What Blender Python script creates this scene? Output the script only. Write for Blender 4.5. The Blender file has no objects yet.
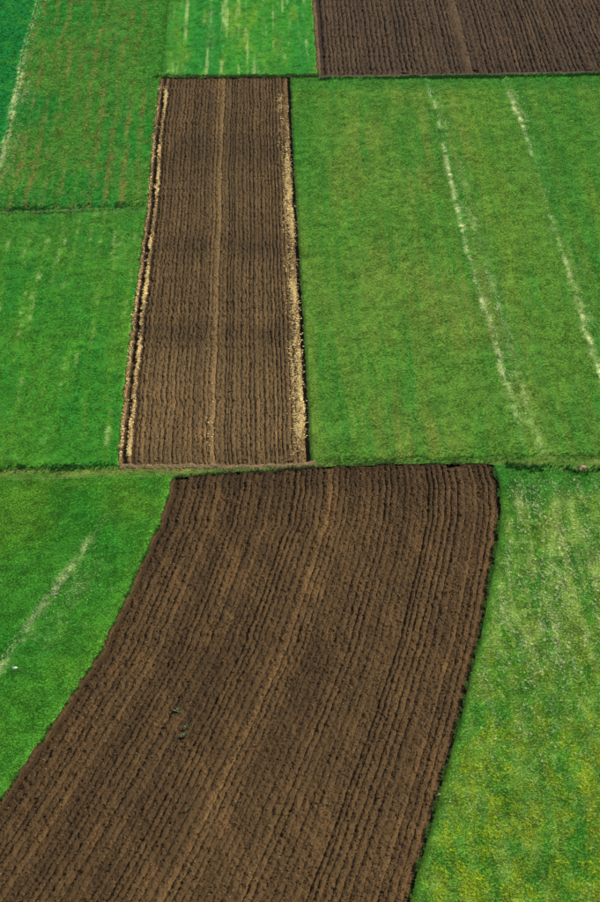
import bpy, math
import numpy as np

# ------------------------------------------------------------------ camera, sky, sun, exposure
scene = bpy.context.scene
C = scene.collection
rad = math.radians

cam_data = bpy.data.cameras.new('camera')
cam_data.sensor_fit = 'VERTICAL'
cam_data.sensor_height = 36.0
cam_data.lens = 83.97
cam_data.clip_start = 1.0
cam_data.clip_end = 12000.0
cam = bpy.data.objects.new('camera', cam_data)
C.objects.link(cam)
cam.location = (0, 0, 95)
cam.rotation_euler = (rad(90 - 30.005), 0, rad(-1.2497))
scene.camera = cam

SUN_ELEV = 40.0
SUN_AZ = 78.0            # compass degrees from +Y (away from camera) towards +X (right)
world = bpy.data.worlds.new('World')
scene.world = world
world.use_nodes = True
wn = world.node_tree
sky = wn.nodes.new('ShaderNodeTexSky')
sky.sky_type = 'NISHITA'
sky.sun_disc = False
sky.sun_elevation = rad(SUN_ELEV)
sky.sun_rotation = rad(SUN_AZ)
wn.links.new(sky.outputs[0], wn.nodes['Background'].inputs[0])
wn.nodes['Background'].inputs[1].default_value = 0.085

sun_data = bpy.data.lights.new('sun', 'SUN')
sun_data.energy = 4.2
sun_data.angle = rad(0.5)
sun_data.color = (1.0, 0.95, 0.86)
sun = bpy.data.objects.new('sun', sun_data)
C.objects.link(sun)
sun.rotation_euler = (rad(90 - SUN_ELEV), 0, rad(180 - SUN_AZ))
sun.location = (60, 200, 120)

vs = scene.view_settings
vs.view_transform = 'Standard'
vs.look = 'None'
vs.gamma = 1.0
vs.exposure = 0.85
vs.use_curve_mapping = False

# ------------------------------------------------------------------ helpers
rng = np.random.default_rng(11)

def _hash(ix, iy, seed):
    h = (ix.astype(np.int64) * 374761393 + iy.astype(np.int64) * 668265263 + seed * 974634777) & 0xffffffff
    h = ((h ^ (h >> 13)) * 1274126177) & 0xffffffff
    h = h ^ (h >> 16)
    return (h & 0xffff) / 65535.0

def noise(x, y, seed=0):
    x = np.asarray(x, float); y = np.asarray(y, float)
    ix = np.floor(x); iy = np.floor(y)
    fx = x - ix; fy = y - iy
    fx = fx * fx * (3 - 2 * fx); fy = fy * fy * (3 - 2 * fy)
    a = _hash(ix, iy, seed); b = _hash(ix + 1, iy, seed)
    c = _hash(ix, iy + 1, seed); d = _hash(ix + 1, iy + 1, seed)
    return (a + (b - a) * fx) * (1 - fy) + (c + (d - c) * fx) * fy      # 0..1

def fbm(x, y, seed=0, octaves=4, gain=0.5):
    s = 0; a = 1; t = 0
    for i in range(octaves):
        s = s + a * noise(x * 2 ** i + 17.3 * i, y * 2 ** i - 9.1 * i, seed + i)
        t += a; a *= gain
    return s / t

def sstep(a, b, v):
    t = np.clip((v - a) / (b - a), 0, 1)
    return t * t * (3 - 2 * t)

def mixc(c, d, w):
    w = np.asarray(w)[..., None]
    return np.asarray(c) * (1 - w) + np.asarray(d) * w

def curve(points, axis):
    """piecewise curve; axis 1: x as a function of y, axis 0: y as a function of x; lightly rounded"""
    p = np.array(sorted(points, key=lambda q: q[axis]), float)
    k, v = p[:, axis], p[:, 1 - axis]
    g = np.linspace(k[0], k[-1], 400)
    w = np.interp(g, k, v)
    ker = np.hanning(15); ker /= ker.sum()
    w = np.convolve(np.pad(w, 7, mode='edge'), ker, mode='valid')
    w[:8] = np.interp(g[:8], k, v); w[-8:] = np.interp(g[-8:], k, v)
    return lambda q: np.interp(q, g, w)

const = lambda v: (lambda q: np.full(np.shape(q), float(v)))

def tag(o, label=None, cat=None, group=None, kind=None):
    if label: o['label'] = label
    if cat: o['category'] = cat
    if group: o['group'] = group
    if kind: o['kind'] = kind
    return o

def make_obj(name, verts, faces, material, parent=None, col=None, smooth=True):
    verts = np.asarray(verts, float)
    cen = np.array([(verts[:, 0].min() + verts[:, 0].max()) / 2, (verts[:, 1].min() + verts[:, 1].max()) / 2, 0.0])
    me = bpy.data.meshes.new(name)
    n = len(verts)
    loc = verts - cen
    me.vertices.add(n)
    me.vertices.foreach_set('co', loc.ravel().astype(np.float32))
    faces = np.asarray(faces, np.int32)
    if len(faces):
        m, k = faces.shape
        me.loops.add(m * k); me.polygons.add(m)
        me.loops.foreach_set('vertex_index', faces.ravel())
        me.polygons.foreach_set('loop_start', np.arange(0, m * k, k, dtype=np.int32))
        me.polygons.foreach_set('use_smooth', np.full(m, smooth))
    if col is not None:
        a = me.attributes.new('col', 'FLOAT_COLOR', 'POINT')
        rgba = np.ones((n, 4), np.float32); rgba[:, :3] = np.clip(col, 0.002, 1)
        a.data.foreach_set('color', rgba.ravel())
    me.update()
    me.validate()
    if material: me.materials.append(material)
    o = bpy.data.objects.new(name, me)
    C.objects.link(o)
    if parent:
        o.parent = parent
        o.location = cen - np.array(parent.location)
    else:
        o.location = cen
    return o

def grid_faces(nu, nv):
    i = np.arange(nu * nv).reshape(nv, nu)
    return np.stack([i[:-1, :-1], i[:-1, 1:], i[1:, 1:], i[1:, :-1]], -1).reshape(-1, 4)

# ------------------------------------------------------------------ materials
def mat_attr(name, bump=0.0, bump_scale=8.0, vary=0.25, fine=14.0, rough=0.95, spec=0.15, instancer=False, transl=0.0):
    m = bpy.data.materials.new(name)
    m.use_nodes = True
    nt = m.node_tree; N = nt.nodes; L = nt.links
    bs = N['Principled BSDF']
    bs.inputs['Roughness'].default_value = rough
    bs.inputs['Specular IOR Level'].default_value = spec
    at = N.new('ShaderNodeAttribute'); at.attribute_name = 'col'
    at.attribute_type = 'INSTANCER' if instancer else 'GEOMETRY'
    geo = N.new('ShaderNodeNewGeometry')
    nz = N.new('ShaderNodeTexNoise'); nz.inputs['Scale'].default_value = fine
    nz.inputs['Detail'].default_value = 5; nz.inputs['Roughness'].default_value = 0.65
    L.new(geo.outputs['Position'], nz.inputs['Vector'])
    mr = N.new('ShaderNodeMapRange')
    mr.inputs['From Min'].default_value = 0.25; mr.inputs['From Max'].default_value = 0.75
    mr.inputs['To Min'].default_value = 1 - vary; mr.inputs['To Max'].default_value = 1 + vary
    L.new(nz.outputs['Fac'], mr.inputs['Value'])
    mx = N.new('ShaderNodeMix'); mx.data_type = 'RGBA'; mx.blend_type = 'MULTIPLY'
    mx.inputs['Factor'].default_value = 1.0
    L.new(at.outputs['Color'], mx.inputs['A']); L.new(mr.outputs['Result'], mx.inputs['B'])
    L.new(mx.outputs['Result'], bs.inputs['Base Color'])
    if bump:
        n2 = N.new('ShaderNodeTexNoise'); n2.inputs['Scale'].default_value = bump_scale
        n2.inputs['Detail'].default_value = 6; n2.inputs['Roughness'].default_value = 0.7
        L.new(geo.outputs['Position'], n2.inputs['Vector'])
        b = N.new('ShaderNodeBump'); b.inputs['Distance'].default_value = bump
        b.inputs['Strength'].default_value = 0.8
        L.new(n2.outputs['Fac'], b.inputs['Height']); L.new(b.outputs['Normal'], bs.inputs['Normal'])
    if transl:
        tr = N.new('ShaderNodeBsdfTranslucent'); L.new(mx.outputs['Result'], tr.inputs['Color'])
        ms = N.new('ShaderNodeMixShader'); ms.inputs[0].default_value = transl
        L.new(bs.outputs[0], ms.inputs[1]); L.new(tr.outputs[0], ms.inputs[2])
        L.new(ms.outputs[0], N['Material Output'].inputs['Surface'])
    return m

M_SOIL = mat_attr('ploughed soil', bump=0.08, bump_scale=7.0, vary=0.42, fine=9.0)
M_CLOD = mat_attr('soil clod', bump=0.03, bump_scale=20.0, vary=0.3, instancer=True)
M_TURF = mat_attr('turf', bump=0.06, bump_scale=5.0, vary=0.35, fine=5.0)
M_BLADE = mat_attr('grass blade', vary=0.2, fine=3.0, rough=0.7, spec=0.2, instancer=True, transl=0.3)
M_STRAW = mat_attr('dry straw', vary=0.25, fine=6.0, rough=0.8, spec=0.2, instancer=True)

# ------------------------------------------------------------------ small shapes strewn over the land
def scatter_object(name, pts, col, scale, proto, material, parent=None, up=True):
    """points with a colour and a size each; a small shape is set on every point by geometry nodes"""
    o = make_obj(name, pts, [], None, parent, col)
    me = o.data
    a = me.attributes.new('sc', 'FLOAT', 'POINT'); a.data.foreach_set('value', np.asarray(scale, np.float32))
    r = np.zeros((len(pts), 3), np.float32)
    r[:, 2] = rng.uniform(0, 6.28, len(pts))
    if up:
        r[:, 0] = rng.normal(0, 0.12, len(pts)); r[:, 1] = rng.normal(0, 0.12, len(pts))
    else:
        r[:, 0] = rng.uniform(0, 6.28, len(pts)); r[:, 1] = rng.uniform(0, 6.28, len(pts))
    a = me.attributes.new('rot', 'FLOAT_VECTOR', 'POINT'); a.data.foreach_set('vector', r.ravel())
    ng = bpy.data.node_groups.new('strew_' + name, 'GeometryNodeTree')
    ng.interface.new_socket('Geometry', in_out='INPUT', socket_type='NodeSocketGeometry')
    ng.interface.new_socket('Geometry', in_out='OUTPUT', socket_type='NodeSocketGeometry')
    N = ng.nodes; L = ng.links
    gi = N.new('NodeGroupInput'); go = N.new('NodeGroupOutput')
    inst = N.new('GeometryNodeInstanceOnPoints')
    oi = N.new('GeometryNodeObjectInfo'); oi.inputs['Object'].default_value = proto
    sc = N.new('GeometryNodeInputNamedAttribute'); sc.data_type = 'FLOAT'; sc.inputs['Name'].default_value = 'sc'
    ro = N.new('GeometryNodeInputNamedAttribute'); ro.data_type = 'FLOAT_VECTOR'; ro.inputs['Name'].default_value = 'rot'
    L.new(gi.outputs[0], inst.inputs['Points'])
    L.new(oi.outputs['Geometry'], inst.inputs['Instance'])
    L.new(sc.outputs['Attribute'], inst.inputs['Scale'])
    L.new(ro.outputs['Attribute'], inst.inputs['Rotation'])
    L.new(inst.outputs['Instances'], go.inputs[0])
    md = o.modifiers.new('strew', 'NODES'); md.node_group = ng
    o['kind'] = 'stuff'
    return o

def proto(name, verts, faces, material):
    me = bpy.data.meshes.new(name); me.from_pydata([tuple(map(float, v)) for v in verts], [], faces)
    me.materials.append(material)
    return bpy.data.objects.new(name, me)

def proto_tuft(name, material, n, spread, h, w, lean, seed):
    r = np.random.default_rng(seed); V = []; F = []
    for i in range(n):
        a = r.uniform(0, 6.28); d = spread * math.sqrt(r.uniform(0, 1)); bx, by = d * math.cos(a), d * math.sin(a)
        hh = h * r.uniform(0.55, 1.0); la = r.uniform(0, 6.28); ll = lean * r.uniform(0.3, 1.0)
        dx, dy = math.cos(la) * ll * hh, math.sin(la) * ll * hh
        px, py = -math.sin(la) * w, math.cos(la) * w
        k = len(V)
        V += [(bx - px, by - py, -0.03), (bx + px, by + py, -0.03),
              (bx + dx * 0.45 + px * 0.8, by + dy * 0.45 + py * 0.8, hh * 0.6),
              (bx + dx * 0.45 - px * 0.8, by + dy * 0.45 - py * 0.8, hh * 0.6),
              (bx + dx, by + dy, hh)]
        F += [(k, k + 1, k + 2, k + 3), (k + 3, k + 2, k + 4)]
    return proto(name, V, F, material)

def proto_clod(name, material, seed):
    import bmesh
    bm = bmesh.new(); bmesh.ops.create_icosphere(bm, subdivisions=2, radius=1.0)
    r = np.random.default_rng(seed)
    ax = r.normal(size=(7, 3)); ax /= np.linalg.norm(ax, axis=1)[:, None]; cut = r.uniform(0.55, 0.85, 7)
    for v in bm.verts:
        p = np.array(v.co)
        for a, c in zip(ax, cut):
            d = p @ a
            if d > c: p = p - a * (d - c)
        p *= 1 + 0.08 * r.normal()
        v.co = (p[0] * 1.1, p[1], p[2] * 0.8)
    me = bpy.data.meshes.new(name); bm.to_mesh(me); bm.free(); me.materials.append(material)
    return bpy.data.objects.new(name, me)

def proto_straw(name, material, seed):
    r = np.random.default_rng(seed); V = []; F = []
    for i in range(9):
        a = r.uniform(0, 6.28); l = r.uniform(0.10, 0.20); w = 0.016
        cx, cy, cz = r.normal(0, 0.07), r.normal(0, 0.07), r.uniform(0.0, 0.07)
        dx, dy, dz = math.cos(a) * l, math.sin(a) * l, r.uniform(-0.03, 0.05)
        px, py = -math.sin(a) * w, math.cos(a) * w; k = len(V)
        V += [(cx - dx - px, cy - dy - py, cz - dz), (cx - dx + px, cy - dy + py, cz - dz),
              (cx + dx + px, cy + dy + py, cz + dz), (cx + dx - px, cy + dy - py, cz + dz), (cx, cy, cz + 0.02)]
        F += [(k, k + 1, k + 4), (k + 1, k + 2, k + 4), (k + 2, k + 3, k + 4), (k + 3, k, k + 4)]
    return proto(name, V, F, material)

TUFT = proto_tuft('tuft_shape', M_BLADE, 10, 0.075, 0.060, 0.010, 1.0, 1)
TUFT_FAR = proto_tuft('broad_tuft_shape', M_BLADE, 12, 0.12, 0.062, 0.014, 1.0, 2)
TALL = proto_tuft('tall_tuft_shape', M_BLADE, 12, 0.10, 0.38, 0.014, 0.7, 3)
BLOOM = proto_tuft('bloom_shape', M_BLADE, 6, 0.10, 0.17, 0.022, 1.2, 4)
CLOD = proto_clod('clod_shape', M_CLOD, 5)
STRAW = proto_straw('straw_shape', M_STRAW, 6)

# ------------------------------------------------------------------ survey of the land, metres (x right, y away from the camera)
near_left = curve([(-7.0, 165), (-7.3, 162.7), (-7.81, 159.6), (-8.63, 152.95), (-10.37, 144.46), (-12.6, 133.94), (-15.09, 126.08), (-18.52, 115.99), (-22.39, 105.64), (-24.9, 99.0), (-27, 93)], 1)
near_right = curve([(20.3, 165), (20.6, 162.9), (20.83, 161.2), (20.95, 158.12), (20.67, 153.94), (19.75, 148.36), (17.0, 134.64), (13.97, 122.08), (11.4, 112.13), (9.53, 104.94), (8.0, 99.0), (6.4, 93)], 1)
mid_left = curve([(-12.6, 268), (-12.54, 262.4), (-12.73, 243.61), (-12.58, 227.81), (-12.51, 217.72), (-12.84, 195.97), (-12.89, 176.43), (-12.86, 168.69), (-12.6, 158)], 1)
mid_right = curve([(4.35, 268), (4.41, 262.03), (4.32, 230.47), (4.43, 202.86), (4.51, 180.12), (4.5, 164.63), (4.49, 158)], 1)
top_left = curve([(8.2, 335), (8.13, 293.9), (7.99, 268.49), (8.05, 258)], 1)
wedge_line = curve([(-30.6, 335), (-31.2, 294.76), (-31.33, 271.33), (-30.78, 259.81), (-30.56, 240.7), (-30.77, 236.84), (-30.64, 216)], 1)
headland_y = curve([(-80, 263.3), (-41.23, 263.03), (-12.54, 262.4), (4.41, 262.03), (8.07, 262.1), (25.34, 262.3), (45.06, 262.6), (90, 262.9)], 0)
bank_y = curve([(-80, 218.2), (-37.94, 219.11), (-29.01, 219.47), (-20.04, 219.84), (-11, 220)], 0)
track_far = curve([(-80, 162.6), (-36.54, 162.32), (-23.2, 162.2), (-12.53, 162.32), (3.6, 162.2), (6.2, 163.1), (20.92, 163.25), (30.56, 163.2), (80, 163.1)], 0)
track_near = curve([(-80, 159.5), (-36.14, 159.9), (-22.99, 160.11), (-14.2, 160.3), (-7.82, 160.3), (-2.71, 161.0), (5.32, 161.85), (12.49, 162.2), (20.6, 162.2), (23.11, 161.1), (30.15, 160.3), (80, 159.8)], 0)
def wiggle(f, amp, seed):
    g = np.linspace(-90, 340, 8600)
    w = f(g) + amp * (fbm(g * 1.1, g * 0 + seed, seed, 3) - 0.5)
    return lambda q: np.interp(q, g, w)
near_left = wiggle(near_left, 0.30, 501); near_right = wiggle(near_right, 0.16, 502)
mid_left = wiggle(mid_left, 0.34, 503); mid_right = wiggle(mid_right, 0.16, 504)
top_left = wiggle(top_left, 0.30, 505); headland_y = wiggle(headland_y, 0.5, 506)
track_near = wiggle(track_near, 0.55, 507); track_far = wiggle(track_far, 0.45, 508)
near_end = const(98.0)
far_end = const(330.0)
west = const(-62.0)
east = const(74.0)

def land(x, y):
    """gentle relief shared by everything that lies on the ground"""
    z = 0.5 * (fbm(x / 38.0, y / 46.0, 90, 2) - 0.5)
    d = y - track_near(x)
    z = z - 0.10 * np.exp(-((d - 0.9) / 1.1) ** 2)                 # the worn track lies a little low
    return z

# ------------------------------------------------------------------ base ground, out to the horizon
def axis_steps(lo, hi, a, b, step):
    return np.unique(np.concatenate([np.linspace(lo, a, 10), np.arange(a, b + step, step), np.linspace(b + step, hi, 10)]))
gx = axis_steps(-6000, 6000, -130, 140, 3.0); gy = axis_steps(-6000, 9000, 60, 400, 3.0)
X, Y = np.meshgrid(gx, gy)
inside = sstep(-70, -60, X) * sstep(-82, -72, -X) * sstep(90, 99.5, Y) * sstep(-338, -328, -Y)
Z = land(X, Y) - 0.06 - 0.9 * inside
g = fbm(X / 9, Y / 14, 5, 4)
col = mixc((0.03, 0.11, 0.016), (0.075, 0.11, 0.025), sstep(0.35, 0.65, g).ravel())
tag(make_obj('ground', np.stack([X, Y, Z], -1).reshape(-1, 3), grid_faces(len(gx), len(gy)), M_TURF, None, col), kind='structure')

# ------------------------------------------------------------------ patches bounded by four curves
def patch_xy(U, V, L, R, B, T):
    y = B(np.zeros_like(U)) * (1 - V) + T(np.zeros_like(U)) * V
    for _ in range(4):
        x = L(y) * (1 - U) + R(y) * U
        y = B(x) * (1 - V) + T(x) * V
    return L(y) * (1 - U) + R(y) * U, y

# pale worn lines of dry grass (x as a function of y)
LINE_A = curve([(22.2, 260), (22.5, 250), (22.75, 246.21), (22.42, 231.61), (22.46, 219.76), (22.51, 210.17), (22.86, 199.99), (23.19, 190.56), (23.38, 180.75), (23.69, 174.63), (23.85, 164)], 1)
LINE_B = curve([(32.3, 260), (32.67, 246.0), (32.94, 234.5), (32.85, 226.82), (32.63, 213.98), (32.7, 203.5), (32.89, 198.55), (32.8, 190.35), (32.8, 180.55), (33.0, 164)], 1)
LINE_C = curve([(-22.0, 126), (-20.15, 132.1), (-16.9, 142.2), (-13.7, 152.25), (-12.5, 156)], 1)
LINE_D = curve([(-30.5, 318), (-31.1, 294.76), (-31.2, 271.33), (-30.7, 259.81), (-30.4, 240.7), (-30.5, 236.84), (-30.5, 224)], 1)

def worn(line, x, y, width, seed):
    d = x - line(y) - 0.5 * (fbm(y / 2.5, y * 0, seed, 3) - 0.5)
    core = np.exp(-(d / width) ** 2)
    flank = 0.22 * np.exp(-((d - 2.6 * width) / (2.2 * width)) ** 2) * sstep(0.5, 0.62, fbm(x / 0.4, y / 1.5, seed + 5, 2))
    patchy = 0.06 + 0.94 * sstep(0.43, 0.60, 0.5 * fbm(x / 0.4, y / 2.2, seed + 1, 3) + 0.5 * fbm(x / 0.25, y / 0.6, seed + 3, 2))
    return (core + flank) * patchy * (0.45 + 0.55 * sstep(0.36, 0.56, fbm(y * 0, y / 7, seed + 2, 2)))

# vegetation colours
def tint(kind, x, y):
    big = fbm(x / 7.0, y / 12.0, 31, 3)
    mid = fbm(x / 1.6, y / 3.2, 37, 3)
    fine = fbm(x / 0.5, y / 0.8, 41, 2)
    streak = fbm(x / 0.9, y / 26.0, 43, 3)
    thin = fbm(x / 0.35, y / 14.0, 45, 3)
    wide = fbm(x / 3.2, y / 60.0, 47, 2)
    dark = np.array((0.004, 0.085, 0.014)); green = np.array((0.034, 0.150, 0.012)); lime = np.array((0.085, 0.185, 0.012))
    olive = np.array((0.108, 0.150, 0.028)); rust = np.array((0.150, 0.115, 0.040)); pale = np.array((0.45, 0.50, 0.29)); teal = np.array((0.002, 0.115, 0.020))
    if kind == 'wedge':
        c = mixc(teal, green, 0.35 * sstep(0.4, 0.7, mid))
        c = mixc(c, pale, 0.9 * np.clip(worn(LINE_D, x, y, 0.30, 604) * (0.4 + 0.6 * sstep(-278, -262, -y)), 0, 1))
    elif kind == 'rusty':
        c = mixc((0.018, 0.132, 0.014), (0.040, 0.136, 0.016), sstep(0.35, 0.65, big))
        sway = 0.9 * (fbm(x / 40, y / 22, 53, 2) - 0.5) * 2
        rows = 0.5 + 0.5 * np.cos((x + sway) * 2 * math.pi / 1.75)
        w = sstep(0.60, 0.98, rows) * (0.25 + 0.75 * sstep(0.38, 0.62, fbm(x / 3, y / 14, 59, 3)))
        w = w * (0.4 + 0.6 * sstep(0.4, 0.6, fbm(x / 0.5, y / 2.5, 57, 3)))
        c = mixc(c, rust, np.clip(w, 0, 1) * 0.55)
        c = mixc(c, (0.16, 0.10, 0.04), 0.28 * sstep(0.58, 0.74, fbm(x / 0.8, y / 2.2, 58, 4)))
        c = mixc(c, teal, 0.4 * sstep(0.55, 0.75, thin))
        c = mixc(c, pale, 0.8 * np.clip(worn(LINE_D, x, y, 0.30, 604) * (0.4 + 0.6 * sstep(-278, -262, -y)), 0, 1))
        c = mixc(c, (0.030, 0.134, 0.014), sstep(-17, -13, x + 2.0 * (mid - 0.5)) * sstep(250, 262, y))
    elif kind == 'bright':
        c = mixc((0.012, 0.132, 0.015), (0.024, 0.150, 0.012), sstep(0.3, 0.7, wide))
        c = mixc(c, lime, 0.6 * sstep(0.50, 0.70, fbm(x / 1.4, y / 9, 61, 3)))
        c = mixc(c, pale, 0.32 * sstep(0.60, 0.80, fbm(x / 0.28, y / 22, 44, 2)) * sstep(0.40, 0.62, fbm(x / 0.8, y / 5, 67, 3)))
        c = mixc(c, (0.030, 0.134, 0.014), 1 - sstep(-12.8, -9.5, x + 2.5 * (mid - 0.5)))
    elif kind == 'left':
        c = mixc((0.022, 0.136, 0.011), (0.050, 0.152, 0.012), sstep(0.3, 0.7, fbm(x / 8, y / 22, 71, 3)))
        c = mixc(c, dark, 0.35 * sstep(0.58, 0.75, mid))
        c = mixc(c, lime, 0.35 * sstep(0.52, 0.72, thin))
        c = mixc(c, teal, 0.32 * sstep(186, 218, y))
        c = mixc(c, pale, 0.25 * sstep(0.58, 0.8, thin) * sstep(0.52, 0.7, fbm(x / 0.35, y / 1.2, 72, 3)))
    elif kind == 'right':
        e = sstep(5, 12, x) * sstep(-30, -22, -x)
        c = mixc((0.044, 0.148, 0.014), olive, np.clip(0.26 + 0.48 * sstep(0.32, 0.70, big) * e + 0.2 * sstep(0.5, 0.7, wide), 0, 0.9))
        c = mixc(c, lime, 0.35 * sstep(0.52, 0.72, wide) * sstep(24, 27, x))
        c = mixc(c, (0.016, 0.128, 0.012), 0.55 * sstep(0.50, 0.74, fbm(x / 1.6, y / 34, 73, 3)))
        c = mixc(c, (0.022, 0.132, 0.014), 0.5 * sstep(0.50, 0.68, thin))
        c = mixc(c, (0.016, 0.122, 0.014), 0.55 * sstep(-6, -3, -np.abs(y - 262)))
        wa = worn(LINE_A, x, y, 0.19, 601) * (0.35 + 0.65 * sstep(-250, -236, -y)) * sstep(164, 172, y)
        wb = worn(LINE_B, x, y, 0.21, 602) * (0.12 + 0.88 * np.maximum(sstep(-212, -200, -y), 0.7 * sstep(230, 238, y)))
        wc = 0.22 * worn(lambda q: LINE_A(q) + 1.5, x, y, 0.3, 603) * sstep(-235, -225, -y)
        c = mixc(c, pale * 1.25, 0.95 * np.clip(wa + wb + wc, 0, 1))
    elif kind == 'nearleft':
        c = mixc((0.028, 0.148, 0.012), (0.052, 0.156, 0.012), sstep(0.34, 0.66, big))
        c = mixc(c, (0.012, 0.124, 0.010), 0.55 * sstep(0.45, 0.66, fbm(x / 2.2, y / 5, 79, 3)))
        d = near_left(y) - x
        c = mixc(c, (0.055, 0.18, 0.018), 0.7 * np.exp(-((d - 0.4) / 0.6) ** 2))
        wc = 0.8 * worn(LINE_C, x, y, 0.36, 605) * sstep(-156, -148, -y) + 0.25 * worn(lambda q: LINE_C(q) + 2.2, x, y, 0.6, 606) * sstep(132, 136, y) * sstep(-150, -145, -y)
        c = mixc(c, pale, 0.62 * np.clip(wc, 0, 1))
    elif kind == 'flowery':
        k = sstep(118, 146, y)
        c = mixc((0.044, 0.150, 0.013), (0.090, 0.172, 0.022), sstep(0.30, 0.66, fbm(x / 1.2, y / 5.0, 83, 3)))
        c = mixc(c, (0.20, 0.275, 0.085), (0.30 + 0.50 * k) * sstep(0.42, 0.66, fbm(x / 0.32, y / 5.0, 84, 3)))
        c = mixc(c, (0.17, 0.215, 0.010), 0.5 * sstep(0.44, 0.62, 0.5 * fbm(x / 0.55, y / 2.2, 193, 3) + 0.5 * fbm(x / 0.35, y / 0.9, 195, 3)) * (1 - k))
        c = mixc(c, (0.012, 0.118, 0.012), 0.42 * sstep(0.52, 0.70, fbm(x / 0.7, y / 3.5, 87, 3)))
        d = x - near_right(y)
        c = mixc(c, (0.060, 0.17, 0.024), 0.7 * np.exp(-((d - 0.35) / 0.4) ** 2))
        c = mixc(c, (0.012, 0.124, 0.012), 0.75 * sstep(154.5, 158.5, y))
    else:  # track
        t = (y - track_near(x)) / np.maximum(track_far(x) - track_near(x), 0.3)
        c = mixc((0.040, 0.136, 0.014), (0.085, 0.140, 0.03), sstep(0.4, 0.65, fbm(x / 4, y / 0.7, 91, 3)))
        w = sstep(0.2, 0.5, t) * sstep(-0.95, -0.7, -t) * sstep(0.30, 0.55, fbm(x / 5, y, 93, 2))
        c = mixc(c, (0.16, 0.13, 0.05), 0.55 * w * (0.25 + 0.75 * sstep(-13.5, -12, x) * sstep(-8, -4, -x)))
    v = 0.70 + 0.60 * fine
    v = v * (0.86 + 0.28 * mid)
    c = c * np.array((1.40, 1.38, 0.98)) * dict(flowery=1.06).get(kind, 1.0)
    return c * v[..., None]

def meadow(kind, L, R, B, T, nu, nv, density, label, grass_label, shape, size, frame):
    u = np.linspace(0, 1, nu); v = np.linspace(0, 1, nv)
    U, V = np.meshgrid(u, v)
    x, y = patch_xy(U, V, L, R, B, T)
    z = land(x, y) + 0.05 * (fbm(x / 0.8, y / 0.9, 3, 3) - 0.5) + ((-0.06 + 0.08 * sstep(0, 0.04, U)) if kind == 'bright' else 0.0)
    col = tint(kind, x, y).reshape(-1, 3) * 0.8
    top = np.stack([x, y, z], -1).reshape(-1, 3)
    # a skirt of bare earth round the rim
    idx = np.arange(nu * nv).reshape(nv, nu)
    ring = np.concatenate([idx[0, :], idx[1:, -1], idx[-1, -2::-1], idx[-2:0:-1, 0]])
    upper = top[ring].copy()
    rimcol = np.tile((0.05, 0.033, 0.018), (len(ring), 1))
    low = upper.copy(); low[:, 2] -= 0.75
    n0 = len(top); m = len(ring)
    upper[:, 2] -= 0.03
    verts = np.concatenate([top, upper, low]); col = np.concatenate([col, rimcol, rimcol])
    a = np.arange(m); b = (a + 1) % m
    f1 = np.stack([ring[a], n0 + a, n0 + b, ring[b]], -1)
    f2 = np.stack([n0 + a, n0 + m + a, n0 + m + b, n0 + b], -1)
    faces = np.concatenate([grid_faces(nu, nv), f1, f2])
    o = make_obj('meadow', verts, faces, M_TURF, None, col)
    tag(o, label, None, None, 'structure')
    # the grass on it, thinner outside the view
    s = 1000000
    U = rng.uniform(0, 1, s); V = rng.uniform(0, 1, s)
    # even spread: accept by local width
    x, y = patch_xy(U, V, L, R, B, T)
    wdt = R(y) - L(y); hgt = T(x) - B(x)
    a = wdt * hgt
    keep = rng.uniform(0, 1, s) < a / a.max()
    x, y = x[keep], y[keep]
    area = float(np.mean((R(y) - L(y)))) * float(np.mean(T(x) - B(x)))
    x0, x1 = frame
    lim = 0.0205 * 1.0
    half = 0.150 * np.hypot(y, 95) + 3
    cx = 0.0218 * y
    seen = (np.abs(x - cx) < half) & (y > 99) & (y < 306)
    want = area * density / len(x)
    p = np.where(seen, want, want * 0.06)
    keep = rng.uniform(0, 1, len(x)) < p
    x, y = x[keep], y[keep]
    return_pts = np.stack([x, y, land(x, y)], -1)
    c = tint(kind, x, y) * rng.uniform(0.78, 1.24, len(x))[:, None]
    sc = size * rng.uniform(0.7, 1.25, len(x))
    scatter_object('grass', return_pts, c, sc, shape, M_BLADE)['label'] = grass_label
    print(kind, 'area', round(area), 'tufts', len(x), 'max keep', want)
    return o

mid_l_or_near = near_left
meadow('wedge', west, wedge_line, bank_y, far_end, 60, 160, 20,
       'dark green meadow left of the pale line in the top left corner',
       'short dark green grass in the top left corner beyond the pale line', TUFT_FAR, 1.1, (0, 0))
meadow('rusty', wedge_line, mid_left, bank_y, far_end, 70, 260, 50,
       'green meadow with rusty brown streaks left of the long ploughed strip',
       'short grass streaked rusty brown above the low bank', TUFT_FAR, 0.78, (0, 0))
meadow('bright', lambda q: mid_left(q) - 0.25, top_left, headland_y, far_end, 90, 180, 55,
       'bright green meadow with pale streaks at the top centre',
       'bright green grass with pale and yellow streaks at the top centre', TUFT_FAR, 0.78, (0, 0))
meadow('left', west, mid_left, track_far, bank_y, 130, 190, 72,
       'plain green meadow left of the long ploughed strip, below the low bank',
       'short green grass between the low bank and the grass track, left', TUFT_FAR, 0.62, (0, 0))
meadow('right', mid_right, east, track_far, headland_y, 170, 280, 72,
       'large olive green meadow right of the long ploughed strip',
       'short olive green grass of the large meadow at the right', TUFT_FAR, 0.62, (0, 0))
meadow('nearleft', west, near_left, near_end, track_near, 110, 160, 150,
       'green meadow left of the nearest ploughed field',
       'short fresh green grass left of the nearest ploughed field', TUFT, 0.85, (0, 0))
meadow('flowery', near_right, east, near_end, track_near, 130, 170, 150,
       'flowery meadow right of the nearest ploughed field',
       'grass with yellow tinge right of the nearest ploughed field', TUFT, 0.88, (0, 0))

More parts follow.
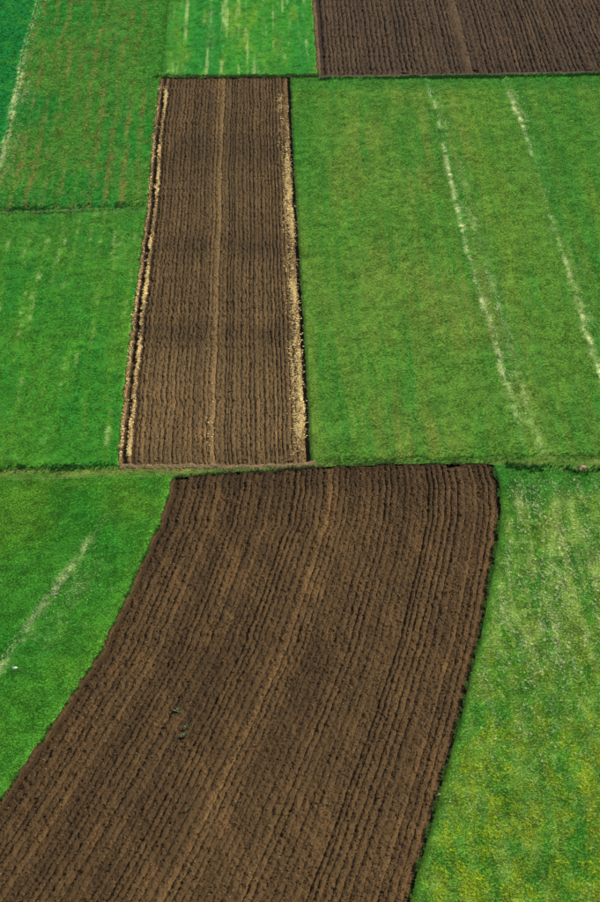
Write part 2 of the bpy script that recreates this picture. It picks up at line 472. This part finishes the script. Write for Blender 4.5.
# the grass track that crosses between the fields
nu, nv = 420, 14
U, V = np.meshgrid(np.linspace(0, 1, nu), np.linspace(0, 1, nv))
x, y = patch_xy(U, V, west, east, track_near, track_far)
z = land(x, y) + 0.06 * (fbm(x / 0.6, y / 0.5, 8, 3) - 0.5) - 0.02
tr = make_obj('path', np.stack([x, y, z], -1).reshape(-1, 3), grid_faces(nu, nv), M_TURF, None, tint('track', x, y).reshape(-1, 3) * 0.75)
tag(tr, 'narrow worn grass track crossing between the fields', None, None, 'structure')
n = 9000
x = rng.uniform(-34, 44, n); v = rng.uniform(0.05, 0.95, n)
y = track_near(x) * (1 - v) + track_far(x) * v
c = tint('track', x, y) * rng.uniform(0.8, 1.25, n)[:, None]
scatter_object('grass', np.stack([x, y, land(x, y) - 0.02], -1), c, rng.uniform(0.6, 1.0, n), TUFT, M_BLADE)['label'] = 'trodden grass along the narrow track between the fields'

# ------------------------------------------------------------------ ploughed fields
class Strip:
    def __init__(self, name, w, height, v0, v1, rough, tone=1.0, kind='ridge', label=None):
        self.name, self.w, self.h, self.v0, self.v1, self.rough, self.tone, self.kind, self.label = name, w, height, v0, v1, rough, tone, kind, label

def soil_noise(x, y, fx, fy, seed):
    a = fbm(x * fx, y * fy, seed, 3, 0.75) - 0.5
    b = 1 - np.abs(2 * noise(x * fx * 1.7 + 5, y * fy * 1.7, seed + 9) - 1)
    return a * 1.3 + 0.35 * (b - 0.5)

def plough(label, L, R, B, T, strips, dy, nres, base, tone_fn, fx, fy, seed, ragged, clods, clod_size):
    ymid = float((B(np.array(0.0)) + T(np.array(0.0))) / 2); xmid = float((L(ymid) + R(ymid)) / 2)
    root = bpy.data.objects.new('ploughed_field', None)
    root.empty_display_size = 2.0
    root.location = (xmid, ymid, 0.0)
    C.objects.link(root)
    tag(root, label, 'field', None, 'structure')
    # bed of soil under the ridges
    U, V = np.meshgrid(np.linspace(0, 1, 40), np.linspace(0, 1, 60))
    x, y = patch_xy(U, V, L, R, B, T)
    bc = tone_fn(x, y)[..., None] * np.array(base)
    make_obj('soil_bed', np.stack([x, y, land(x, y) - 0.36], -1).reshape(-1, 3), grid_faces(40, 60), M_SOIL, root, bc.reshape(-1, 3))
    W = sum(s.w for s in strips); acc = 0.0; surf = []; surfc = []
    rs = np.random.default_rng(seed)
    for s in strips:
        f0, f1 = acc / W, (acc + s.w) / W; acc += s.w
        nu = max(4, int(round(s.w / nres)) + 1)
        u = np.linspace(0, 1, nu)
        x0 = float(L(ymid) * (1 - f0) + R(ymid) * f0)
        for_len = float(T(np.array(x0)) - B(np.array(x0)))
        nv = int(for_len / dy) + 2
        U, V = np.meshgrid(u, np.linspace(0, 1, nv))
        eb, et = rs.normal(0, ragged), rs.normal(0, ragged)
        x, y = patch_xy(f0 + (f1 - f0) * U, V, L, R, lambda q: B(q) + eb, lambda q: T(q) + et)
        # ridge lines wander a little
        FF = f0 + (f1 - f0) * U
        x = x + 4 * FF * (1 - FF) * 0.35 * (fbm(FF * 7, y / 7, seed + 1, 3) - 0.5)
        x = x + 0.10 * (fbm(x * 0 + f0 * 300, y / 6, seed + 2, 2) - 0.5) * 4 * U * (1 - U)
        prof = np.sin(np.pi * np.clip(U, 0, 1)) ** 0.75
        lift = 0.65 + 0.7 * fbm(x * 0 + f0 * 500, y / 2.2, seed + 3, 3)
        z = s.v0 * (1 - U) + s.v1 * U + s.h * prof * lift
        z = z + s.rough * soil_noise(x, y, fx, fy, seed + 5)
        end = np.minimum(sstep(0, 0.7 / for_len, V), sstep(0, 0.7 / for_len, 1 - V))
        z = land(x, y) + z * (0.25 + 0.75 * end) - 0.05
        t = s.tone * (1 + 0.07 * float(np.clip(rs.normal(), -1.8, 1.8))) * tone_fn(x, y)
        t = t * (0.8 + 0.4 * fbm(x * 2, y * 1.5, seed + 7, 3))
        c = t[..., None] * np.array(base)
        dry = sstep(0.52, 0.75, fbm(x / 1.3, y / 4.0, seed + 8, 3))
        c = c * (1 - 0.5 * dry[..., None]) + 0.5 * dry[..., None] * c * np.array((1.5, 1.45, 1.35))
        o = make_obj(s.name, np.stack([x, y, z], -1).reshape(-1, 3), grid_faces(nu, nv), M_SOIL, root, c.reshape(-1, 3), smooth=False)
        if s.label: o['label'] = s.label
        if s.rough > 0.055:
            surf.append(np.stack([x, y, z], -1).reshape(-1, 3)); surfc.append(c.reshape(-1, 3))
    # loose clods
    surf = np.concatenate(surf); surfc = np.concatenate(surfc)
    pick = rng.integers(0, len(surf), clods)
    p = surf[pick] + rng.normal(0, 1, (clods, 3)) * np.array((0.05, 0.06, 0.0))
    sc = np.minimum(clod_size * np.exp(rng.normal(0, 0.5, clods)), clod_size * 3)
    p[:, 2] += sc * rng.uniform(-0.35, 0.35, clods)
    scatter_object('clods', p, surfc[pick] * rng.uniform(0.75, 1.45, clods)[:, None], sc, CLOD, M_CLOD, root, up=False)
    return root

# nearest field
S = [Strip('turned_sod', 0.28, 0.10, -0.02, -0.28, 0.24, 0.9, label='smooth brown lip of turned sod along the grass'),
     Strip('open_furrow', 0.42, 0.0, -0.30, -0.24, 0.04, 0.8)]
v = -0.20
for i in range(52):
    nvv = -0.13 - 0.07 * rng.uniform()
    if i == 23: nvv = -0.34
    if i == 24:
        S.append(Strip('tractor_track', 0.9, 0.12, v, -0.17, 0.17, 1.22, label='paler smooth strip down the middle of the field')); v = -0.22; continue
    S.append(Strip('furrow_ridge', 0.55 * rng.uniform(0.75, 1.25), 0.11 * rng.uniform(0.4, 1.6), v, nvv, 0.185, rng.uniform(0.88, 1.12))); v = nvv
S[-1].v1 = -0.20
S.append(Strip('open_furrow', 0.52, 0.0, -0.19, -0.24, 0.15, 0.95, label='smooth open furrow along the right edge'))

def tone_near(x, y):
    t = 0.88 + 0.35 * (fbm(x / 5, y / 11, 101, 3) - 0.5)
    t = t + 0.20 * sstep(0.5, 0.75, fbm((x + 0.33 * y) / 1.4, y / 18, 103, 3))
    mid_line = near_left(y) + 0.49 * (near_right(y) - near_left(y))
    t = t + 0.55 * np.exp(-((x - mid_line - 0.2) / 0.9) ** 2) * (0.6 + 0.8 * fbm(x / 0.6, y / 3, 109, 3))
    t = t - 0.25 * sstep(155, 161, y) + 0.16 * sstep(0.45, 0.7, fbm(x / 9, y / 16, 107, 2))
    return t
near = plough('wide dark ploughed field with curved edges filling the foreground',
              near_left, near_right, near_end, track_near, S, 0.10, 0.075, (0.0535, 0.0298, 0.0100), tone_near, 3.4, 2.5, 200, 0.28, 80000, 0.030)

# long strip in the middle
S = [Strip('turned_sod', 0.38, 0.14, 0.0, -0.28, 0.16, 1.3, label='pale crumbling lip along the grass'),
     Strip('open_furrow', 0.34, 0.0, -0.28, -0.25, 0.03, 0.75),
     Strip('furrow_ridge', 0.50, 0.24, -0.25, -0.28, 0.20, 1.25, label='ridge strewn with pale straw'),
     Strip('open_furrow', 0.26, 0.0, -0.28, -0.2, 0.03, 0.8)]
v = -0.2
for i in range(33):
    nvv = -0.13 - 0.06 * rng.uniform()
    if i == 15:
        S.append(Strip('tractor_track', 0.70, 0.11, v, -0.16, 0.14, 1.28, label='paler smooth line down the middle of the strip')); v = -0.2; continue
    S.append(Strip('furrow_ridge', 0.41 * rng.uniform(0.75, 1.25), 0.085 * rng.uniform(0.6, 1.4), v, nvv, 0.17, rng.uniform(0.93, 1.08))); v = nvv
S += [Strip('furrow_ridge', 0.45, 0.12, v, -0.22, 0.16, 1.15), Strip('furrow_ridge', 0.85, 0.18, -0.22, -0.32, 0.12, 1.3, label='straw covered ridge beside the right hand meadow'),
      Strip('open_furrow', 0.34, 0.0, -0.30, -0.34, 0.02, 0.8)]

def tone_mid(x, y):
    t = 1.0 + 0.4 * (fbm(x / 5, y / 14, 111, 3) - 0.5)
    yy = y + 3 * (fbm(x / 6, y / 6, 113, 3) - 0.5)
    t = t - 0.28 * np.exp(-((yy - 209) / 3.0) ** 2) - 0.30 * np.exp(-((yy - 189) / 2.6) ** 2) - 0.16 * np.exp(-((yy - 236) / 5.0) ** 2)
    mid_line = 0.5 * (mid_left(y) + mid_right(y)) - 0.2
    t = t + 0.38 * np.exp(-((x - mid_line) / 0.75) ** 2) * (0.6 + 0.8 * fbm(x / 0.6, y / 3, 109, 3))
    t = t + 0.32 * sstep(-196, -172, -y) - 0.22 * sstep(-168, -163.5, -y) - 0.16 * sstep(215, 262, y)
    return t
mid = plough('long narrow ploughed strip with straw along its edges between two green meadows',
             mid_left, mid_right, track_far, headland_y, S, 0.17, 0.070, (0.069, 0.0420, 0.0155), tone_mid, 4.2, 1.9, 300, 0.30, 40000, 0.036)

# field in the top right corner
S = [Strip('turned_sod', 0.55, 0.16, 0.0, -0.28, 0.18, 1.4, label='pale tan lip along the bright meadow'),
     Strip('open_furrow', 0.5, 0.0, -0.28, -0.26, 0.03, 0.7)]
v = -0.22
for i in range(105):
    nvv = -0.13 - 0.09 * rng.uniform()
    if i == 29:
        S.append(Strip('tractor_track', 1.2, 0.10, v, -0.2, 0.14, 1.3, label='paler smooth line running up the field')); v = -0.2; continue
    S.append(Strip('furrow_ridge', 0.60 * rng.uniform(0.8, 1.2), 0.11 * rng.uniform(0.5, 1.5), v, nvv, 0.21, rng.uniform(0.9, 1.1))); v = nvv

def tone_top(x, y):
    return 0.95 + 0.35 * (fbm(x / 7, y / 12, 121, 3) - 0.5) - 0.12 * sstep(-270, -264, -y)
top_end = lambda q: headland_y(q) + 0.5
topf = plough('ploughed field in the top right corner beyond the olive meadow',
              top_left, east, top_end, far_end, S, 0.28, 0.12, (0.046, 0.0275, 0.0125), tone_top, 2.8, 1.3, 400, 0.40, 30000, 0.048)
# rim of earth along its near end
nu = 500; U, V = np.meshgrid(np.linspace(0, 1, nu), np.linspace(0, 1, 6))
x = 8.1 + U * 60; y = headland_y(x) + 0.05 + V * 0.75
z = land(x, y) + 0.06 * np.sin(np.pi * V) * (0.5 + fbm(x / 1.5, y, 131, 3)) - 0.06 + 0.05 * (fbm(x * 2, y * 2, 133, 3) - .5)
c = np.tile(np.array((0.075, 0.049, 0.028)), (nu * 6, 1)) * (0.7 + 0.6 * fbm(x / 1.5, y / 1, 135, 3)).reshape(-1, 1)
make_obj('headland_rim', np.stack([x, y, z], -1).reshape(-1, 3), grid_faces(nu, 6), M_SOIL, topf, c)

# ------------------------------------------------------------------ straw on the long strip
def straw_points(n, xc, spread, y0, y1, dens, zoff):
    y = rng.uniform(y0, y1, n); x = xc(y) + rng.normal(0, spread, n)
    keep = rng.uniform(0, 1, n) < dens(x, y)
    x, y = x[keep], y[keep]
    return np.stack([x, y, land(x, y) + zoff + rng.uniform(-0.03, 0.03, len(x))], -1)
P = [straw_points(42000, lambda y: mid_right(y) - 0.78, 0.26, 163.5, 252,
                  lambda x, y: (0.16 + 0.84 * sstep(0.36, 0.62, fbm(x / 0.9, y / 9, 141, 3))) * (0.10 + 0.25 * sstep(-240, -215, -y) + 0.65 * sstep(-205, -185, -y)) * sstep(163, 172, y) * (0.35 + 0.65 * sstep(0.4, 0.6, fbm(x / 0.3, y / 1.0, 157, 2))), -0.01),
     straw_points(6000, lambda y: mid_right(y) - 1.35, 0.25, 164, 256,
                  lambda x, y: (0.05 + 0.6 * sstep(0.42, 0.7, fbm(x / 0.5, y / 6, 143, 3))) * 0.5, -0.05),
     straw_points(10000, lambda y: mid_left(y) + 1.0, 0.10, 164, 259,
                  lambda x, y: 0.06 + 0.8 * sstep(0.42, 0.70, fbm(x / 0.8, y / 5, 147, 3)), 0.02),
     straw_points(6000, lambda y: mid_left(y) + 0.2, 0.10, 164, 259,
                  lambda x, y: 0.10 + 0.35 * sstep(0.42, 0.7, fbm(x / 0.8, y / 5, 149, 3)), 0.03),
     straw_points(900, lambda y: -4.75 + 0.004 * (y - 165), 0.28, 165, 230,
                  lambda x, y: sstep(0.40, 0.72, fbm(x / 0.8, y / 4, 151, 3)) * 0.3, -0.06)]
P = np.concatenate(P)
c = np.array((0.72, 0.53, 0.21)) * (rng.uniform(0.4, 1.25, len(P)) * (0.55 + 1.0 * fbm(P[:, 0] / 0.7, P[:, 1] / 3.0, 155, 3)))[:, None]
st = scatter_object('straw', P, c, rng.uniform(0.14, 0.46, len(P)), STRAW, M_STRAW, mid, up=True)
st['label'] = 'pale yellow straw strewn along the edges of the strip'
n = 2600
V = rng.uniform(0.01, 0.99, n); U = rng.uniform(0.03, 0.96, n)
x, y = patch_xy(U, V, near_left, near_right, near_end, track_near)
st = scatter_object('straw', np.stack([x, y, land(x, y) - 0.04 + rng.uniform(0, 0.08, n)], -1), np.array((0.22, 0.16, 0.08)) * rng.uniform(0.4, 1.4, n)[:, None],
                    rng.uniform(0.10, 0.32, n), STRAW, M_STRAW, near)
st['label'] = 'fine bits of crop residue scattered over the soil'
# straw on the track between the two ploughed fields
n = 1500; x = rng.uniform(-12.5, 4.9, n); y = track_far(x) - np.abs(rng.normal(0, 0.25, n)) + 0.1
P = np.stack([x, y, land(x, y) + 0.02], -1)
tag(scatter_object('straw', P, np.array((0.24, 0.165, 0.075)) * rng.uniform(0.5, 1.3, n)[:, None], rng.uniform(0.3, 0.7, n), STRAW, M_STRAW),
    'tan straw and chaff on the track at the foot of the long ploughed strip')

# ------------------------------------------------------------------ pale streaks of dry grass
def dry_streak(path, width, n, dens_seed, label, tone=1.0, shape=TUFT, size=1.0, sub=None):
    n = int(n * 0.8)
    f = curve(path, 1); ys = [q[1] for q in path]
    y = rng.uniform(min(ys), max(ys), n)
    side = np.where(rng.uniform(0, 1, n) < 0.30, np.abs(rng.normal(0, 1, n)) * width * 4.5, rng.normal(0, 1, n) * width * 0.65)
    x = f(y) + side + 0.7 * (fbm(y / 2.5, y * 0, dens_seed + 4, 3) - 0.5)
    d = (0.25 + 0.75 * sstep(0.38, 0.6, fbm(y * 0, y / 8, dens_seed, 3)))
    d = d * (0.05 + 0.95 * sstep(0.45, 0.62, fbm(x / 0.35, y / 0.9, dens_seed + 1, 2)))
    d = d * sstep(0, 6, y - min(ys)) * sstep(0, 6, max(ys) - y)
    if sub: d = d * sub(x, y)
    keep = rng.uniform(0, 1, n) < d
    x, y = x[keep], y[keep]
    c = np.array((0.66, 0.70, 0.40)) * tone * rng.uniform(0.6, 1.2, len(x))[:, None]
    o = scatter_object('dry_grass', np.stack([x, y, land(x, y) + 0.03], -1), c, size * rng.uniform(0.5, 1.2, len(x)), shape, M_BLADE)
    o['label'] = label
    return o

dry_streak([(22.2, 259), (22.5, 250), (22.75, 246.21), (22.42, 231.61), (22.46, 219.76), (22.51, 210.17), (22.86, 199.99), (23.19, 190.56), (23.38, 180.75), (23.69, 174.63), (23.85, 165.5)],
           0.22, 6500, 161, 'long pale streak of dry grass down the middle of the olive meadow', 1.0, TUFT, 1.1, lambda x, y: 0.3 + 0.7 * sstep(-248, -232, -y))
dry_streak([(24.3, 232), (24.0, 219), (24.1, 210), (24.5, 198), (24.8, 185), (24.9, 172)],
           0.35, 1600, 163, 'faint broken pale streak just right of the long pale streak', 0.9)
dry_streak([(32.3, 259), (32.67, 246.0), (32.94, 234.5), (32.85, 226.82), (32.63, 213.98), (32.7, 203.5), (32.89, 198.55), (32.8, 190.35), (32.8, 180.55), (33.0, 168)],
           0.24, 11000, 165, 'pale streak of dry grass near the right edge of the olive meadow', 1.0, TUFT, 1.1, lambda x, y: 0.2 + 0.8 * np.maximum(sstep(-212, -202, -y), sstep(230, 238, y) * 0.6))
dry_streak([(-30.5, 318), (-31.1, 294.76), (-31.2, 271.33), (-30.7, 259.81), (-30.4, 240.7), (-30.5, 236.84), (-30.5, 224)],
           0.30, 5600, 167, 'pale line of dry grass in the top left corner', 1.0, TUFT_FAR, 0.8, lambda x, y: 0.35 + 0.65 * sstep(-278, -262, -y))
dry_streak([(-29.6, 262), (-29.5, 250), (-29.3, 240), (-29.5, 226)], 0.30, 1300, 169, 'fainter pale line beside the one in the top left corner', 0.75, TUFT_FAR, 0.7)
dry_streak([(-21.1, 129), (-20.15, 132.1), (-16.9, 142.2), (-13.7, 152.25)],
           0.30, 1700, 171, 'slanting pale streak of dry grass in the lower left meadow', 0.9)
dry_streak([(-16.9, 134), (-15.9, 139), (-14.9, 143), (-13.9, 147)], 0.40, 420, 173, 'faint scatter of pale stalks between the slanting streak and the near field', 0.85)

# pale stalks standing in lines in the bright meadow and over the flowery one
xs = []; ys = []
for x0, y0, y1, n in ((-10.6, 268, 300, 420), (-9.6, 264, 285, 200), (-6.6, 272, 304, 420), (-5.9, 266, 290, 220), (-3.0, 270, 300, 260), (1.1, 264, 304, 520), (0.6, 263, 272, 160), (3.2, 270, 290, 160), (5.7, 270, 300, 200), (7.0, 268, 292, 160)):
    y = rng.uniform(y0, y1, n); x = x0 + rng.normal(0, 0.18, n) + 0.8 * (fbm(y / 9, y * 0 + x0, 181, 2) - 0.5)
    k = rng.uniform(0, 1, n) < sstep(0.35, 0.6, fbm(x / 0.6, y / 4, 183, 2)); xs.append(x[k]); ys.append(y[k])
x = np.concatenate(xs); y = np.concatenate(ys)
c = np.array((0.40, 0.54, 0.20)) * rng.uniform(0.6, 1.2, len(x))[:, None]
scatter_object('dry_grass', np.stack([x, y, land(x, y) + 0.02], -1), c, rng.uniform(0.5, 0.9, len(x)), TUFT_FAR, M_BLADE)['label'] = 'thin pale lines of dry stalks in the bright meadow at the top centre'

n = 36000; y = rng.uniform(112, 159, n); x = near_right(y) + 0.6 + rng.uniform(0, 1, n) ** 0.9 * 14
d = (0.12 + 0.88 * sstep(0.45, 0.66, 0.6 * fbm(x / 0.45, y / 6, 191, 3) + 0.4 * fbm(x / 0.3, y / 0.8, 197, 2))) * (0.15 + 0.85 * sstep(118, 142, y)) * 0.6
k = rng.uniform(0, 1, n) < d; x, y = x[k], y[k]
c = np.array((0.66, 0.70, 0.36)) * rng.uniform(0.55, 1.3, len(x))[:, None]
scatter_object('dry_grass', np.stack([x, y, land(x, y) + 0.02], -1), c, rng.uniform(0.22, 0.75, len(x)), BLOOM, M_BLADE)['label'] = 'pale flower heads and stalks dotting the meadow right of the near field'

n = 30000; y = rng.uniform(99, 150, n); x = near_right(y) + 0.8 + rng.uniform(0, 1, n) * 14
d = sstep(0.42, 0.66, 0.5 * fbm(x / 0.55, y / 2.2, 193, 3) + 0.5 * fbm(x / 0.35, y / 0.9, 195, 3)) * 1.0 * (0.06 + 0.94 * sstep(-128, -110, -y)) * 0.75
k = rng.uniform(0, 1, n) < d; x, y = x[k], y[k]
c = np.array((0.44, 0.54, 0.012)) * rng.uniform(0.6, 1.25, len(x))[:, None]
scatter_object('yellow_flowers', np.stack([x, y, land(x, y) + 0.03], -1), c, rng.uniform(0.3, 0.75, len(x)), BLOOM, M_BLADE)['label'] = 'yellow flowers spread over the meadow in the bottom right corner'

# ------------------------------------------------------------------ taller grass along the boundaries
def verge(xs, fy, spread, n, tone, label, size=1.0, zoff=0.0):
    x = rng.uniform(xs[0], xs[1], n); y = fy(x) + rng.normal(0, spread, n)
    k = rng.uniform(0, 1, n) < 0.25 + 0.75 * sstep(0.35, 0.6, fbm(x / 2.2, y / 2, int(xs[0] * 7) % 97 + 300, 3)); x, y = x[k], y[k]
    c = np.array(tone) * rng.uniform(0.6, 1.3, len(x))[:, None]
    scatter_object('tall_grass', np.stack([x, y, land(x, y) + zoff], -1), c, size * rng.uniform(0.6, 1.1, len(x)), TALL, M_BLADE)['label'] = label
verge((-38, -12.8), lambda x: bank_y(x) + 0.2, 0.6, 1500, (0.014, 0.105, 0.016), 'dark tufted grass along the low bank at the left', 0.75)
verge((-38, -12.8), lambda x: bank_y(x) - 0.9, 0.14, 700, (0.20, 0.30, 0.12), 'thin pale line of grass under the dark bank at the left', 0.7)
verge((-13.5, 8.2), lambda x: headland_y(x) + 0.35, 0.3, 1300, (0.06, 0.11, 0.025), 'tufted grass at the far end of the long ploughed strip', 0.9)
verge((8.3, 50), lambda x: headland_y(x) - 0.7, 0.35, 3200, (0.016, 0.10, 0.016), 'darker grass below the top right ploughed field', 0.8)
verge((-34, -13), lambda x: track_far(x) - 0.15, 0.35, 1300, (0.016, 0.105, 0.012), 'dark tufts lining the track at the left', 0.7)
verge((5.5, 45), lambda x: track_far(x) - 0.1, 0.45, 1000, (0.034, 0.125, 0.016), 'dark tufts lining the track at the right', 0.55)
verge((22, 45), lambda x: track_near(x) + 0.2, 0.35, 900, (0.010, 0.085, 0.010), 'dark grass in the dip below the track at the right', 0.9)
verge((-7.6, 20.6), lambda x: track_near(x) - 0.05, 0.22, 1100, (0.075, 0.085, 0.03), 'ragged tufts torn up along the far end of the near field', 0.7, -0.06)

def spill(fx, y0, y1, sgn, n, tone, label):
    y = rng.uniform(y0, y1, n); x = fx(y) + sgn * (0.02 + np.abs(rng.normal(0, 0.10, n)))
    k = rng.uniform(0, 1, n) < 0.1 + 0.9 * sstep(0.45, 0.65, fbm(x * 0, y / 0.9, int(abs(y0)) + 700, 3)); x, y = x[k], y[k]
    c = np.array(tone) * rng.uniform(0.6, 1.35, len(x))[:, None]
    scatter_object('tall_grass', np.stack([x, y, land(x, y) - 0.05], -1), c, rng.uniform(0.35, 0.8, len(x)), TALL, M_BLADE)['label'] = label
spill(near_left, 99, 160, 1, 1800, (0.07, 0.17, 0.025), 'grass spilling over the left edge of the near ploughed field')
spill(near_right, 99, 161, -1, 1500, (0.07, 0.17, 0.025), 'grass spilling over the right edge of the near ploughed field')
spill(mid_left, 163, 261, 1, 1800, (0.10, 0.15, 0.04), 'ragged grass along the left edge of the long ploughed strip')
spill(mid_right, 164, 262, 1, 1500, (0.14, 0.24, 0.06), 'pale ragged grass along the right edge of the long ploughed strip')

# ------------------------------------------------------------------ a few single things
def heap(loc, rx, ry, rz, color, name, label, cat, seed):
    nu, nv = 28, 10
    r = np.linspace(0, 1, nv)[:, None] * np.ones((1, nu)); a = np.linspace(0, 2 * math.pi, nu)[None, :] * np.ones((nv, 1))
    x = loc[0] + rx * r * np.cos(a); y = loc[1] + ry * r * np.sin(a)
    edge = 0.75 + 0.5 * fbm(np.cos(a) * 1.5 + 7, np.sin(a) * 1.5, seed, 2)
    x = loc[0] + (x - loc[0]) * edge; y = loc[1] + (y - loc[1]) * edge
    z = land(x, y) - 0.06 + rz * np.cos(r * math.pi / 2) ** 0.8 * (0.55 + 0.9 * fbm(x * 3, y * 3, seed + 3, 3))
    c = np.array(color) * (0.7 + 0.6 * fbm(x * 5, y * 5, seed + 5, 3)).reshape(-1, 1)
    return tag(make_obj(name, np.stack([x, y, z], -1).reshape(-1, 3), grid_faces(nu, nv), M_SOIL, None, c, smooth=False), label, cat)
heap((28.7, 161.1), 0.50, 0.62, 0.24, (0.23, 0.155, 0.085), 'earth_heap', 'small tan heap of bare earth beside the track at the right edge', 'heap', 401)
heap((12.30, 115.9), 0.20, 0.20, 0.16, (0.22, 0.15, 0.075), 'soil_clump', 'small tan clump on the grass edge right of the near field', 'clod', 403)
heap((-18.98, 131.84), 0.30, 0.16, 0.16, (0.45, 0.45, 0.42), 'white_stone', 'small white stone on the grass in the lower left meadow', 'stone', 405)

def weed(loc, rx, ry, n, label, size=1.0):
    for i in range(n):
        cx, cy = loc[0] + rng.normal(0, rx), loc[1] + rng.normal(0, ry)
        z0 = float(land(np.array(cx), np.array(cy)))
        V = [(cx, cy, z0 - 0.05)]; F = []; cols = [np.array((0.07, 0.10, 0.03))]
        for b in range(14):
            a = b * 2.4 + rng.uniform(-0.4, 0.4); h = rng.uniform(0.08, 0.24); w = 0.035 * size; l = size * rng.uniform(0.06, 0.24)
            dx, dy = math.cos(a), math.sin(a); k = len(V)
            V += [(cx + dx * l * .5 + dy * w, cy + dy * l * .5 - dx * w, z0 + h * .7), (cx + dx * l, cy + dy * l, z0 + h * .9),
                  (cx + dx * l * .5 - dy * w, cy + dy * l * .5 + dx * w, z0 + h * .7)]
            F += [(0, k, k + 1, k + 2)]; cols += [np.array((0.06, 0.085, 0.028)) * rng.uniform(0.7, 1.3)] * 3
        tag(make_obj('weed', V, F, M_WEED, None, np.array(cols)), label, 'weed', 'weeds on the near ploughed field')
M_WEED = mat_attr('weed leaf', vary=0.2, fine=3.0, rough=0.7, spec=0.2)
weed((-5.75, 122.9), 0, 0, 1, 'green weed on the near ploughed field, nearest of three in a short row', 1.8)
weed((-5.62, 123.8), 0, 0, 1, 'green weed on the near ploughed field, middle of three in a short row', 1.5)
weed((-6.3, 125.9), 0, 0, 1, 'green weed on the near ploughed field, farthest of three in a short row', 1.8)
weed((-15.74, 116.3), 0.0, 0.0, 1, 'lone weed near the lower left edge of the near ploughed field')
weed((-5.3, 114.3), 0.0, 0.0, 1, 'small weed left of the pale middle strip, nearer than the two patches')
